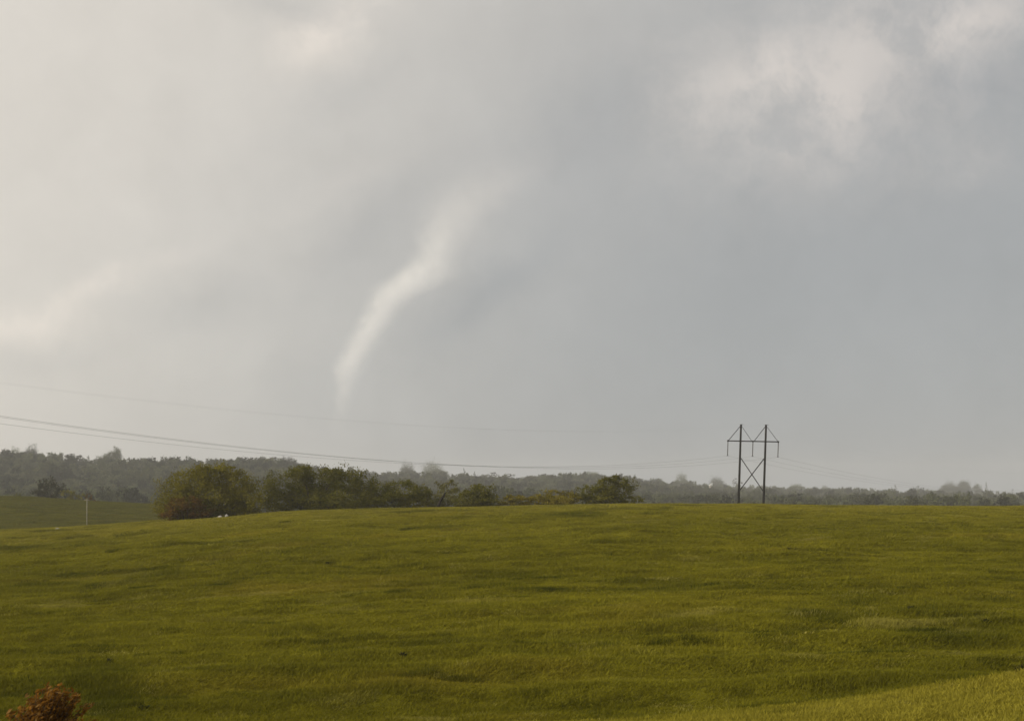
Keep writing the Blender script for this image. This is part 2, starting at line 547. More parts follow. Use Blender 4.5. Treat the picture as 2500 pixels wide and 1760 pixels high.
ns = [15000, 33000, 24000, 5000]
NT = sum(ns)
u = np.concatenate([rng.uniform(0.0, 0.37, ns[0]), rng.uniform(-0.37, 0.37, ns[1] + ns[2]), rng.uniform(-0.40, -0.12, ns[3])])
D = np.concatenate([rng.uniform(15, 34, ns[0]), rng.uniform(26, 135, ns[1]), rng.uniform(135, 318, ns[2]), rng.uniform(420, 670, ns[3])])
# strokes of rank dark grass along the terracettes
nst = 190
su, sD = rng.uniform(-0.34, 0.34, nst), np.concatenate([rng.uniform(46, 120, 130), rng.uniform(120, 250, nst - 130)])
rep_ = np.clip(rng.lognormal(1.7, 0.7, nst).astype(int), 2, 26)
st_u = np.repeat(su, rep_) + rng.normal(0, 1, rep_.sum()) * np.repeat(rng.uniform(0.4, 1.6, nst) / sD, rep_)
st_D = np.repeat(sD, rep_) + rng.normal(0, 0.22, rep_.sum())
u, D = np.concatenate([u, st_u]), np.concatenate([D, st_D])
stroke = np.concatenate([np.zeros(NT), np.ones(len(st_u))])
NT = len(u)
gx, gy = u * D, D
patch = vnoise(gx / 9, gy / 9, 11) + 0.6 * vnoise(gx / 3.3, gy / 3.3, 12)
pxg = gx / D * F + 1250
band = np.exp(-((pxg - 270) / 90) ** 2) * (D < 110) * (D > 42)         # damp strip of rushes on the left
hollow = np.clip((pxg - 1700) / 500, 0, 1) * np.exp(-((D - 47) / 9) ** 2)  # shade in the hollow behind the near bank, as darker grass
tonev = np.clip((patch - 0.22) * 2.6, 0, 1) * 0.6 + band * np.clip(patch * 3 - 0.05, 0, 1) * 0.42 + hollow * 0.40
tonev = np.clip(tonev + 0.55 * (rng.uniform(0, 1, NT) < 0.012) + stroke * np.concatenate([np.zeros(NT - len(st_u)), np.repeat(rng.uniform(0.25, 0.8, nst), rep_)]), 0, 0.92) * (D < 330)
wid = np.interp(D, [14, 30, 60, 150, 318, 670], [0.36, 0.52, 0.95, 1.6, 2.6, 4.0]) * rng.uniform(0.8, 1.25, NT)
hei = np.interp(D, [14, 30, 60, 150, 318, 670], [0.26, 0.36, 0.72, 0.9, 1.0, 1.4]) * rng.uniform(0.6, 1.2, NT) * (1 + 0.9 * tonev)
wid = wid * np.where(stroke > 0, 0.55, 1.0)
hei *= np.where((D < 26) & (rng.uniform(0, 1, NT) < 0.05), 1.6, 1.0)
hei *= 0.6 + 0.8 * np.clip(vnoise(gx / 5, gy / 5, 15) + 0.5, 0, 1)
palev = np.clip((vnoise(gx / 2.6, gy / 1.8, 31) + 0.5 * vnoise(gx / 14, gy / 14, 32) - 0.42) * 3, 0, 0.4) * (D < 330) * (stroke < 1)
palev = np.maximum(palev, 0.7 * (rng.uniform(0, 1, NT) < 0.012) * (D < 330))
P = np.stack([gx, gy, ground_z(gx, gy)], -1)
e_ = 0.5
sx_ = (ground_z(gx + e_, gy) - ground_z(gx - e_, gy)) / (2 * e_)
sy_ = (ground_z(gx, gy + e_) - ground_z(gx, gy - e_)) / (2 * e_)
rotv = np.stack([np.arctan(sy_), -np.arctan(sx_), rng.normal(0.0, 0.6, NT)], -1)
protos = [tuft_mesh(20 + k, 120, 0.75, 0.20, 0.014, 0.35) for k in range(6)]
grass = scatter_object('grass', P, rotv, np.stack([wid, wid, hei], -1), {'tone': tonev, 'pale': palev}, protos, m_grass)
tag(grass, 'short olive pasture grass covering the open hillside', 'grass', kind='stuff')


# ----------------------------------------------------------------- foliage builder
def leaves_in_lobes(lobes, size, density, seed, shell=0.55, stretch=1.5, droop=0.0, clump=0.16):
    """leaf quads spread in clumps through ellipsoids (cx,cy,cz,rx,ry,rz) -> V, quads"""
    r = np.random.default_rng(seed)
    C = []
    for (cx, cyy, cz, rx, ry, rz) in lobes:
        area = 4 * math.pi * ((rx * ry) ** 1.6 / 3 + (rx * rz) ** 1.6 / 3 + (ry * rz) ** 1.6 / 3) ** (1 / 1.6)
        n = max(12, int(density * area / (size * size)))
        nc = max(5, int(n / 45))
        dv = r.normal(size=(nc, 3)); dv /= np.linalg.norm(dv, axis=1, keepdims=True)
        rad = shell + (1.06 - shell) * r.uniform(0, 1, nc) ** 0.7
        rad *= 1 + 0.16 * r.normal(size=nc)
        cc = dv * rad[:, None]
        k = r.integers(0, nc, n)
        p = cc[k] + r.normal(size=(n, 3)) * clump
        C.append(p * [rx, ry, rz] + [cx, cyy, cz])
    C = np.concatenate(C)
    n = len(C)
    a = r.normal(size=(n, 3)); a[:, 2] -= droop; a /= np.linalg.norm(a, axis=1, keepdims=True)
    b_ = r.normal(size=(n, 3)); b_ = np.cross(a, b_); b_ /= np.linalg.norm(b_, axis=1, keepdims=True)
    s1 = size * r.uniform(0.5, 1.25, n)[:, None]
    a = a * s1 * 0.5 * stretch; b_ = b_ * s1 * 0.36
    V = np.stack([C - a, C + b_ - a * 0.1, C + a, C - b_ - a * 0.1], 1).reshape(-1, 3)
    Q = np.arange(4 * n).reshape(-1, 4)
    return V, Q


def lobes_from_picture(D, specs, depth=0.95, seed=0):
    r = np.random.default_rng(seed)
    L = []
    for (px, py, rx, ry) in specs:
        dd = D + r.uniform(-1, 1) * rx / F * D * 0.7
        c = at(px, py, dd)
        L.append((c[0], c[1], c[2], rx / F * D, depth * rx / F * D, ry / F * D))
    return L


def plant(name, label, cat, D, base_px, specs, mat, leaf=0.30, density=1.5, seed=1, group=None, trunk_r=0.22, stems=None, bark=None,
          shell=0.55, stretch=1.5, limb_reach=0.75):
    lobes = lobes_from_picture(D, specs, seed=seed)
    bx_ = (base_px - 1250) / F * D
    bz = float(ground_z(bx_, D))
    root = empty(name, (bx_, D, bz))
    off = np.array([bx_, D, bz])
    V, Q = leaves_in_lobes(lobes, leaf, density, seed, shell, stretch)
    gz = ground_z(V[:, 0], V[:, 1])
    keep = (V[:, 2].reshape(-1, 4).min(1) > gz.reshape(-1, 4).min(1) - 0.05)
    V = V.reshape(-1, 4, 3)[keep].reshape(-1, 3); Q = np.arange(len(V)).reshape(-1, 4)
    mesh_obj('crown', V - off, Q, mat, root)
    r = np.random.default_rng(seed + 99)
    parts = []
    for (cx, cyy, cz, rx, ry, rz) in lobes:
        e = np.array([cx, cyy, cz]) - off
        s0 = np.array([e[0] * 0.25 + r.normal(0, 0.15), e[1] * 0.25, -0.25 + 0.0])
        s0[2] = float(ground_z(s0[0] + bx_, s0[1] + D)) - bz - 0.2
        e = s0 + (e - s0) * limb_reach
        m1 = s0 * 0.6 + e * 0.4 + [r.normal(0, 0.2), r.normal(0, 0.2), 0.25 * abs(e[2])]
        m2 = s0 * 0.25 + e * 0.75 + [r.normal(0, 0.2), r.normal(0, 0.2), 0.15 * abs(e[2])]
        parts.append(tube([s0, m1, m2, e], np.array([1, 0.7, 0.45, 0.15]) * trunk_r * r.uniform(0.6, 1.0), 6))
    for V, Q in parts:
        mesh_obj('stem', V, Q, bark or m_bark, root, smooth=True)
    tag(root, label, cat, group)
    return root


# ----------------------------------------------------------------- hedgerow and bushes along the crest
HG = 'bushes along the pasture crest'
plant('round_bush', 'large rounded olive-yellow bush standing in front of the hedgerow', 'bush', 290, 520,
      [(432, 1212, 44, 42), (470, 1183, 50, 36), (525, 1168, 50, 34), (582, 1186, 42, 38), (602, 1222, 36, 40), (520, 1215, 66, 45), (560, 1238, 60, 28),
       (452, 1232, 52, 32), (402, 1238, 22, 28), (500, 1152, 26, 16), (550, 1152, 30, 14), (430, 1256, 40, 14), (500, 1254, 50, 14), (575, 1250, 45, 14)], OLIVE, 0.27, 1.9, 3, HG)
plant('russet_shrub', 'low russet shrub at the foot of the large olive bush', 'shrub', 284, 450,
      [(440, 1242, 40, 24), (486, 1244, 36, 22), (410, 1253, 22, 16), (462, 1228, 30, 18)], RUSTDARK, 0.28, 1.4, 5, HG, 0.10)
plant('hedgerow_tree', 'wide dark green tree right behind the large olive bush', 'tree', 300, 770,
      [(672, 1198, 36, 44), (722, 1176, 48, 34), (790, 1178, 50, 34), (846, 1176, 42, 32), (884, 1192, 34, 34), (758, 1214, 60, 34), (850, 1220, 60, 28),
       (692, 1226, 46, 26), (905, 1216, 30, 28), (800, 1228, 66, 22), (735, 1156, 30, 16), (815, 1158, 34, 16)], DEEP, 0.27, 1.9, 7, HG, 0.3)
plant('hedgerow_tree', 'flat-topped dark bush between wide hedgerow tree and leaning dead trunk', 'bush', 300, 980,
      [(930, 1206, 32, 28), (985, 1199, 44, 26), (1026, 1210, 28, 26), (958, 1224, 42, 20), (1012, 1228, 36, 16)], DEEP, 0.27, 1.9, 11, HG)
plant('thin_tree', 'thin grey-green see-through tree behind the leaning dead trunk', 'tree', 305, 1092,
      [(1074, 1194, 24, 17), (1104, 1190, 20, 16), (1056, 1212, 22, 18), (1100, 1212, 28, 20), (1082, 1226, 46, 13), (1118, 1224, 20, 12)], GREY, 0.26, 1.05, 13, HG, 0.05)
plant('dome_bush', 'dark dome-shaped bush just right of the leaning dead trunk', 'bush', 299, 1165,
      [(1168, 1204, 40, 20), (1150, 1220, 34, 18), (1194, 1216, 26, 22), (1132, 1204, 14, 8), (1168, 1228, 46, 12)], DEEP, 0.27, 1.9, 17, HG)
plant('low_hedge', 'low yellow-green hedge right of the dark dome bush', 'hedge', 300, 1275,
      [(1238, 1224, 28, 11), (1282, 1223, 34, 12), (1322, 1222, 26, 13)], GOLD, 0.27, 1.9, 19, HG, 0.08)
plant('hedge_bush', 'rounded yellow-green bush between low hedge and tallest crest bush', 'bush', 301, 1365,
      [(1350, 1210, 30, 16), (1388, 1214, 32, 16), (1362, 1224, 40, 10)], GOLD, 0.27, 1.9, 23, HG, 0.1)
plant('tall_bush', 'tall brownish-olive bush ending the hedgerow on its pylon side', 'bush', 303, 1490,
      [(1440, 1205, 30, 22), (1488, 1186, 36, 24), (1514, 1196, 33, 32), (1470, 1216, 44, 16), (1540, 1222, 26, 12), (1500, 1172, 22, 10)], DEEP, 0.27, 1.9, 29, HG, 0.2)

# leaning dead trunk
p0 = at(1068, 1240, 298); p0[2] = float(ground_z(p0[0], p0[1])) - 0.2
p1 = at(1087, 1202, 298)
pm = p0 * 0.5 + p1 * 0.5 + np.array([-0.18, 0, 0.05])
root = empty('dead_trunk', p0)
V, Q = tube([np.zeros(3), (pm - p0) * 0.6, pm - p0, (p1 - p0) * 0.8, p1 - p0], [0.30, 0.26, 0.24, 0.21, 0.12], 8)
V2, Q2 = tube([(p1 - p0) * 0.62, (p1 - p0) * 0.62 + [0.35, 0.2, 0.45]], [0.09, 0.03], 6)
mesh_obj('stem', V, Q, m_dead, root, True)
mesh_obj('broken_branch', V2, Q2, m_dead, root, True)
tag(root, 'short dark dead trunk leaning to one side in the hedgerow gap', 'dead tree')

# bushes on the darker field beyond the crest
FG = 'bushes on the far field edge'
plant('field_bush', 'dark dense bush on the brow of the far field', 'bush', 640, 118,
      [(104, 1192, 20, 23), (132, 1190, 20, 22), (118, 1204, 30, 14)], SLATE, 0.55, 1.3, 31, FG, 0.25)
plant('field_bush', 'sloping olive-brown bush beside the dark far-field bush', 'bush', 636, 180,
      [(166, 1207, 18, 14), (186, 1214, 18, 10), (204, 1216, 10, 10)], OLIVE, 0.5, 1.2, 37, FG, 0.2)
plant('field_bush', 'small russet bush above the pale far-field post', 'bush', 632, 220,
      [(219, 1214, 8, 11), (224, 1220, 7, 8)], RUSTDARK, 0.5, 1.1, 41, FG, 0.12)
plant('field_bush', 'tiny pointed bush on the far field nearest the frame edge', 'bush', 645, 42,
      [(44, 1206, 6, 9), (38, 1210, 9, 5)], DEEP, 0.5, 1.1, 43, FG, 0.12)

# ----------------------------------------------------------------- far woods: a mass of crowns on the ridge
def wood_proto(seed, w, h):
    r = np.random.default_rng(seed)
    lobes = [(0, 0, h * 0.55, w * 0.42, w * 0.42, h * 0.45)]
    for k in range(6):
        a = r.uniform(0, 2 * math.pi); q = w * 0.26
        lobes.append((q * math.cos(a), q * math.sin(a), h * r.uniform(0.35, 0.82), w * r.uniform(0.18, 0.28), w * r.uniform(0.18, 0.28), h * r.uniform(0.14, 0.24)))
    V, Q = leaves_in_lobes(lobes, 0.75, 0.85, seed, 0.5, 1.4)
    me = bpy.data.meshes.new('wood_tree')
    me.from_pydata([tuple(v) for v in V], [], [tuple(q) for q in Q])
    me.materials.append(WOOD)
    return bpy.data.objects.new('wood_tree', me)


NW = 9500
pxw = rng.uniform(-500, 3000, NW)
rdw, ryw = ridge(pxw)
tt = rng.uniform(0, 1, NW) ** 0.85
Dw = 920 + (rdw + 30 - 920) * tt
xw = (pxw - 1250) / F * Dw
gap = vnoise(xw / 60, Dw / 60, 51)
keep = (gap > -0.40)
xw, Dw, pxw = xw[keep], Dw[keep], pxw[keep]
n = len(xw)
sw = rng.uniform(0.7, 1.5, n)
hw = rng.uniform(0.60, 1.35, n) * np.where(rng.uniform(0, 1, n) < 0.03, 1.25, 1.0) * (0.9 + 0.7 * vnoise(xw / 90, Dw / 90, 53))
sw = sw * 1.3; hw = hw * 1.3
P = np.stack([xw, Dw, ground_z(xw, Dw, False) - 0.3], -1)
rotw = np.stack([np.zeros(n), np.zeros(n), rng.uniform(0, 6.28, n)], -1)
wp = [wood_proto(60, 9.5, 9.0), wood_proto(61, 8.5, 10.5), wood_proto(62, 10.5, 8.0), wood_proto(63, 7.0, 9.5), wood_proto(64, 9.0, 7.0)]
woods = scatter_object('woods', P, rotw, np.stack([sw, sw, hw], -1), {}, wp, WOOD)
tag(woods, 'hazy grey-green wood covering the distant ridge', 'woods', kind='stuff')


# trees that stand out of the wood
def skyline_tree(name, label, px, top, w, dback, mat, spec='round', seed=1, leaf=0.7, dens=1.0):
    """px, top row and width in picture units, dback metres nearer (-) or farther (+) than the ridge line"""
    rd, ry = ridge(np.array([float(px)]))
    D = float(rd[0]) + dback
    x = (px - 1250) / F * D
    gz = float(ground_z(x, D, False))
    topz = zat(top, D)
    h = topz - gz; wm = w / F * D
    r = np.random.default_rng(seed)
    root = empty(name, (x, D, gz))
    L = []
    if spec == 'round':
        L.append((0, 0, h * 0.58, wm * 0.36, wm * 0.36, h * 0.40))
        for k in range(7):
            a = r.uniform(0, 6.28); q = wm * 0.3
            L.append((q * math.cos(a), q * math.sin(a), h * r.uniform(0.42, 0.84 - 0.34 * abs(math.cos(a))), wm * r.uniform(0.20, 0.30), wm * 0.25, h * r.uniform(0.12, 0.18)))
    elif spec == 'open':
        for k in range(9):
            a = r.uniform(0, 6.28); q = wm * r.uniform(0.1, 0.42)
            L.append((q * math.cos(a), q * math.sin(a), h * r.uniform(0.5, 0.93), wm * r.uniform(0.10, 0.18), wm * 0.14, h * r.uniform(0.05, 0.09)))
    elif spec == 'slim':
        for k in range(6):
            L.append((r.normal(0, wm * 0.08), 0, h * (0.35 + 0.12 * k), wm * (0.42 - 0.04 * k), wm * 0.3, h * 0.08))
    elif spec == 'slant':
        for k in range(8):
            f = k / 7
            L.append((wm * (-0.45 + 0.85 * f), r.normal(0, wm * 0.12), h * (0.34 + 0.30 * math.sin(f * 1.7)), wm * 0.19, wm * 0.22, h * (0.20 + 0.12 * f)))
    V, Q = leaves_in_lobes(L, leaf, dens, seed, 0.45, 1.4)
    mesh_obj('crown', V, Q, mat, root)
    parts = [tube([(0, 0, -0.5), (wm * 0.03, 0, h * 0.3), (0, 0, h * 0.75)], [0.35, 0.28, 0.10], 6)]
    for (cx, cyy, cz, *_r) in L[1:6]:
        parts.append(tube([(0, 0, h * 0.35), (cx * 0.5, cyy * 0.5, cz * 0.8), (cx, cyy, cz)], [0.18, 0.12, 0.05], 5))
    V, Q = join(parts)
    mesh_obj('trunk', V, Q, m_bark, root, True)
    tag(root, label, 'tree', 'trees standing out on the distant skyline')


SK = [
    ('small round tree at the far end of the wooded skyline, beside twin taller tree', 36, 1092, 44, 60, WOOD, 'round'),
    ('tall upright tree on the wooded skyline above the dark far-field bush', 76, 1083, 40, 60, WOOD, 'round'),
    ('airy open-branched tree on the skyline between two rounded trees', 180, 1103, 48, 20, SLATE, 'open'),
    ('large hump-shaped tree on the skyline with a steep right flank', 264, 1093, 60, 60, WOOD, 'slant'),
    ('low rounded tree on the skyline next to the hump-shaped tree', 358, 1117, 46, 10, SLATE, 'round'),
    ('thin crowned tree on the skyline above the large olive bush', 520, 1120, 42, 10, SLATE, 'open'),
    ('broad open tree on the skyline where the near wood ends', 704, 1117, 58, 0, SLATE, 'round'),
    ('pale hazy tree on the skyline under the sagging wires', 996, 1130, 46, 420, WOOD, 'round'),
    ('pale broad tree on the skyline touching the lowest wires', 1054, 1128, 70, 420, WOOD, 'round'),
    ('spindly single tree poking above the middle of the skyline', 1134, 1144, 9, -20, SLATE, 'slim'),
    ('short spindly tree beside a taller spindly one on the skyline', 1158, 1151, 9, -20, SLATE, 'slim'),
    ('lacy low tree on the skyline above the low hedge', 1195, 1152, 40, -10, SLATE, 'open'),
    ('sparse lacy tree on the skyline between low hedge and tall bush', 1245, 1154, 34, -10, SLATE, 'open'),
    ('dark knoll-top tree on the skyline above the tall crest bush', 1438, 1152, 64, -10, WOOD, 'round'),
    ('grey round tree on the skyline next to the small white building', 1664, 1155, 34, 260, WOOD, 'round'),
    ('wide grey tree behind the small white building', 1750, 1164, 46, 260, WOOD, 'round'),
    ('ragged open tree seen beside the foot of the pylon', 1800, 1165, 34, 60, SLATE, 'open'),
    ('low mounded tree on the skyline right of the pylon', 1946, 1181, 42, 40, WOOD, 'round'),
    ('small isolated round tree on the low skyline under the right wires', 2014, 1184, 22, 40, WOOD, 'round'),
    ('slim dark tree in the thin row on the right skyline', 2186, 1184, 9, -60, SLATE, 'slim'),
    ('slim bent tree ending the thin row on the right skyline', 2240, 1184, 14, -60, SLATE, 'open'),
    ('rounded hazy tree at the low end of the right skyline clump', 2318, 1176, 44, 60, WOOD, 'round'),
    ('tallest hazy tree in the right skyline clump', 2354, 1170, 38, 60, WOOD, 'round'),
    ('shorter hazy tree at the high end of the right skyline clump', 2386, 1180, 26, 60, WOOD, 'round'),
    ('narrow dark tree standing just past the right skyline clump', 2408, 1179, 12, 10, SLATE, 'slim'),
    ('tiny pointed tree on the skyline near the right edge', 2472, 1194, 8, 20, SLATE, 'slim'),
]
for k, (lab, px, top, w, db, mt, sp) in enumerate(SK):
    skyline_tree('skyline_tree', lab, px, top, w, db, mt, sp, 200 + k, dens={'open': 0.8, 'slim': 1.0}.get(sp, 1.6))

# small white building among the far trees
rd, ry = ridge(np.array([1734.0]))
D = 2900.0
bp = at(1735, 1187, D)
bz = float(ground_z(bp[0], D, False))
bh = bp[2] - bz + 1.0
root = empty('white_building', (bp[0], D, bz))
V, Q = box((0, 0, bh / 2), 5.0, 5.0, bh)
mesh_obj('wall', V, Q, m_paleposts, root)
V = np.array([(-3.2, -3.5, bh), (3.2, -3.5, bh), (3.2, 3.5, bh), (-3.2, 3.5, bh), (-3.2, -3.5, bh + 0.5), (3.2, -1.8, bh + 5.6), (3.2, 3.5, bh + 5.6), (-3.2, 3.5, bh + 0.5)])
Q = [(0, 3, 2, 1), (4, 5, 6, 7), (0, 1, 5, 4), (2, 3, 7, 6), (1, 2, 6, 5), (0, 4, 7, 3)]
mesh_obj('roof', V, np.array(Q), m_paintroof, root)
tag(root, 'tiny building with bright white roof among hazy trees left of the pylon', 'building')

# ----------------------------------------------------------------- pylon: timber H-frame
PD = 460.0
pc = at(1829, 1228, PD)
base_z = min(pc[2], float(ground_z(pc[0], PD)))
pyl = empty('pylon', (pc[0], PD, base_z))
LINE = np.array([-0.52, -0.854, 0.0])          # the line runs this way, towards the camera's left
pyl.rotation_euler = (0, R(2.0), math.atan2(-0.52, 0.854))
hb = pc[2] - base_z
H_TOP, H_ARM, H_STR, H_X1, H_X0 = hb + 22.1, hb + 17.5, hb + 13.4, hb + 12.8, hb + 3.0
half, arm = 3.8, 7.75
for sx in (-1, 1):
    V, Q = tube([(sx * half, 0, -1.5), (sx * half, 0, H_TOP * 0.5), (sx * half, 0, H_TOP)], [0.36, 0.33, 0.27], 12)
    po = mesh_obj('pole', V, Q, m_pole, pyl, True)
    V, Q = join([box((sx * half, 0, H_TOP + 0.08), 0.56, 0.5, 0.16), box((sx * half + 0.45, 0, H_TOP + 0.10), 0.5, 0.10, 0.10)])
    mesh_obj('pole_cap', V, Q, m_pole, po)
for sy in (-1, 1):
    V, Q = box((0, sy * 0.33, H_ARM), 2 * arm, 0.14, 0.30)
    mesh_obj('crossarm', V, Q, m_pole, pyl)


def bar(name, a, b_, r_, parent=pyl):
    V, Q = tube([a, b_], [r_, r_], 8)
    return mesh_obj(name, V, Q, m_pole, parent, True)


bar('brace', (-half - 0.15, 0, H_TOP - 0.3), (-arm + 0.3, 0, H_ARM + 0.18), 0.095)
bar('brace', (-half + 0.15, 0, H_TOP - 0.3), (-0.45, 0, H_ARM + 0.18), 0.065)
bar('brace', (half - 0.15, 0, H_TOP - 0.3), (0.45, 0, H_ARM + 0.18), 0.095)
bar('brace', (half + 0.15, 0, H_TOP - 0.3), (arm - 0.3, 0, H_ARM + 0.18), 0.065)
bar('cross_brace', (half, -0.42, H_X1), (-half, -0.42, H_X0), 0.15)
bar('cross_brace', (-half, 0.42, H_X1), (half, 0.42, H_X0), 0.13)
att = []
for ix, x in enumerate((-arm + 0.1, 0.0, arm - 0.1)):
    zt = H_ARM - 0.15
    zs = np.linspace(0, 1, 45)
    rads = np.where(np.arange(45) % 3 == 1, 0.20, 0.08)
    pts = np.stack([np.full(45, x), np.zeros(45), zt - zs * (zt - H_STR)], -1)
    V, Q = tube(pts, rads, 8)
    ins = mesh_obj('insulator_string', V, Q, m_ins, pyl)
    V, Q = box((x, 0, H_STR - 0.10), 0.50, 0.12, 0.14)
    mesh_obj('clamp', V, Q, m_pole, ins)
    V, Q = box((x, 0, H_ARM + 0.0), 0.22, 0.50, 0.5)
    mesh_obj('hanger', V, Q, m_pole, ins)
    att.append((x, 0, H_STR - 0.16))
att += [(-half, 0, H_TOP + 0.2), (half, 0, H_TOP + 0.2)]
tag(pyl, 'dark timber H-frame power pylon with crossed braces on the pasture crest', 'pylon')
bpy.context.view_layer.update()
MW = pyl.matrix_world

WL = ['overhead conductor hung from the outer left insulator of the pylon', 'overhead conductor hung from the middle insulator of the pylon',
      'overhead conductor hung from the outer right insulator of the pylon', 'thin upper wire strung from the left pole top of the pylon',
      'thin upper wire strung from the right pole top of the pylon']
for k, a in enumerate(att):
    p = np.array(MW @ Vector(a))
    shield = k > 2
    A, B = (16.2, -19.9) if shield else (19.4, -19.2)
    A += (0.0, 0.3, -0.2, 0.2, -0.3)[k]
    t1 = np.linspace(0, 1.14, 70)
    left = p + np.outer(t1 * 269.3, LINE); left[:, 2] = p[2] + A * t1 * t1 + B * t1
    A2, B2 = (10.0, -21.0) if shield else (10.0, -20.0)
    t2 = np.linspace(0, 1.35, 60)[1:]
    right = p - np.outer(t2 * 269.3, LINE); right[:, 2] = p[2] + A2 * t2 * t2 + B2 * t2
    pts = np.concatenate([right[::-1], left])
    V, Q = tube(pts - p, 0.0045 if shield else 0.017, 5)
    w = mesh_obj('overhead_wire', V, Q, m_wire, None, True)
    w.location = Vector(p)
    tag(w, WL[k], 'power line', 'overhead wires of the pylon line')

# ----------------------------------------------------------------- stones, post, weeds, shrub, birds
def boulder(label, px, py, D, w, h, seed, rest=True):
    r = np.random.default_rng(seed)
    x = (px - 1250) / F * D
    z = float(ground_z(x, D))
    nu, nv = 14, 9
    V, Q = [], []
    ph = r.uniform(0, 6.28, 6)
    for i in range(nv):
        la = -math.pi / 2 + math.pi * i / (nv - 1)
        for j in range(nu):
            lo = 2 * math.pi * j / nu
            k = 1 + 0.14 * math.sin(2 * lo + ph[0] + la) + 0.10 * math.sin(3 * lo + ph[1]) * math.cos(la) + 0.08 * math.sin(5 * la + ph[2])
            V.append((w / 2 * k * math.cos(la) * math.cos(lo), w / 2.6 * k * math.cos(la) * math.sin(lo), h * 0.30 + h * 0.68 * k * math.sin(la)))
    for i in range(nv - 1):
        for j in range(nu):
            Q.append((i * nu + j, i * nu + (j + 1) % nu, (i + 1) * nu + (j + 1) % nu, (i + 1) * nu + j))
    o = mesh_obj('boulder', np.array(V), np.array(Q), m_stone, None, True)
    o.location = (x, D, z)
    o.rotation_euler[2] = r.uniform(-0.4, 0.4)
    tag(o, label, 'boulder', 'pale boulders in the pasture')


boulder('longer pale boulder at the foot of the large olive bush', 538, 1258, 280, 1.2, 0.55, 1)
boulder('smaller upright pale boulder beside the longer one under the olive bush', 553, 1256, 280, 0.6, 0.7, 2)
boulder('small pale boulder on the pasture edge below the far field', 140, 1289, 296, 0.7, 0.28, 3)

D = 470.0
x = (212 - 1250) / F * D
z = float(ground_z(x, D))
root = empty('field_post', (x, D, z))
hp = zat(1216, D) - z
V, Q = tube([(0, 0, -0.4), (0, 0, hp * 0.5), (0.05, 0, hp)], [0.13, 0.12, 0.10], 8)
mesh_obj('pole', V, Q, m_paleposts, root, True)
V, Q = box((0, -0.16, hp - 0.5), 1.5, 0.12, 0.14)
mesh_obj('crossarm', V, Q, m_paleposts, root)
tag(root, 'thin pale wooden post standing in the far field', 'post')


def weed(label, px, py, D, w, h, seed, lean=0.5):
    r = np.random.default_rng(seed)
    x = (px - 1250) / F * D
    z = float(ground_z(x, D))
    root = empty('weed_clump', (x, D, z))
    L = [(0, 0, h * 0.45, w * 0.35, w * 0.35, h * 0.45), (w * lean * 0.6, 0, h * 0.45, w * 0.45, w * 0.3, h * 0.25)]
    V, Q = leaves_in_lobes(L, 0.10, 1.2, seed, 0.2, 2.2)
    V[:, 2] = np.maximum(V[:, 2], -0.05)
    mesh_obj('leaves', V, Q, WEED, root)
    parts = []
    for k in range(14):
        e = np.array([r.normal(lean * w * 0.3, w * 0.3), r.normal(0, w * 0.2), h * r.uniform(0.6, 1.1)])
        parts.append(tube([(r.normal(0, 0.04), r.normal(0, 0.04), -0.05), e * [0.4, 0.4, 0.6], e], [0.012, 0.009, 0.004], 4))
    V, Q = join(parts)
    mesh_obj('stems', V, Q, m_dead, root)
    tag(root, label, 'weed', 'dark weed clumps in the pasture')


def ground_D(px, py):
    """first distance where the pasture is seen at that picture point"""
    Ds = np.geomspace(44, 320, 1500)
    xs = (px - 1250) / F * Ds
    rows = HZ - ground_z(xs, Ds) / Ds * F
    k = np.argmax(rows <= py)
    return float(Ds[k])


for k, (lab, px, py, wp_, hp_) in enumerate([
    ('darkest weed clump on the right part of the slope', 2400, 1524, 26, 13),
    ('dark weed clump in the hollow where the near bank leaves the picture', 2490, 1645, 40, 26),
    ('small dark weed stroke right of the lower centre of the slope', 2215, 1490, 22, 8),
    ('curled dark weed in the damp strip above the russet roadside shrub', 266, 1620, 16, 14),
    ('dark weed clump beside the russet roadside shrub', 345, 1735, 18, 12),
    ('flat dark weed clump high on the slope below the hedgerow', 800, 1380, 20, 9),
    ('small dark weed at the lower middle of the slope', 978, 1606, 18, 9),
    ('dark weed spot on the upper slope below the pylon', 1925, 1343, 22, 7),
]):
    Dg = ground_D(px, py)
    weed(lab, px, py, Dg, wp_ / F * Dg, max(0.22, hp_ / F * Dg), 300 + k, 0.8 if k != 3 else 0.2)

# russet shrub by the roadside, lower left
D = 31.0
x0 = (118 - 1250) / F * D
z0 = float(ground_z(x0, D))
root = empty('roadside_shrub', (x0, D, z0))
r = np.random.default_rng(77)
parts, tips = [], []
hs = zat(1672, D) - z0
for k in range(190):
    e = np.array([r.normal(0.08, 0.36), r.normal(0, 0.30), hs * r.uniform(0.45, 1.0)])
    e[2] *= 1 - 0.30 * min(1, (abs(e[0] - 0.12) / 0.6) ** 2)
    s0 = np.array([r.normal(0, 0.12), r.normal(0, 0.12), -0.05])
    m = s0 * 0.5 + e * 0.5 + [-0.06 * e[2] + r.normal(0, 0.04), r.normal(0, 0.04), 0.05]
    parts.append(tube([s0, m, e], [0.011, 0.008, 0.003], 4))
    for q in range(24):
        f = r.uniform(0.35, 1.04)
        tips.append((1 - f) ** 2 * s0 + 2 * f * (1 - f) * m + f * f * e + r.normal(0, 0.035, 3))
V, Q = join(parts)
mesh_obj('twigs', V, Q, m_bark, root)
C = np.array(tips); nl = len(C)
a = r.normal(size=(nl, 3)) * [0.5, 0.6, 0.4] + [0.55, 0, 0.65]; a /= np.linalg.norm(a, axis=1, keepdims=True)
b_ = np.cross(a, r.normal(size=(nl, 3))); b_ /= np.linalg.norm(b_, axis=1, keepdims=True)
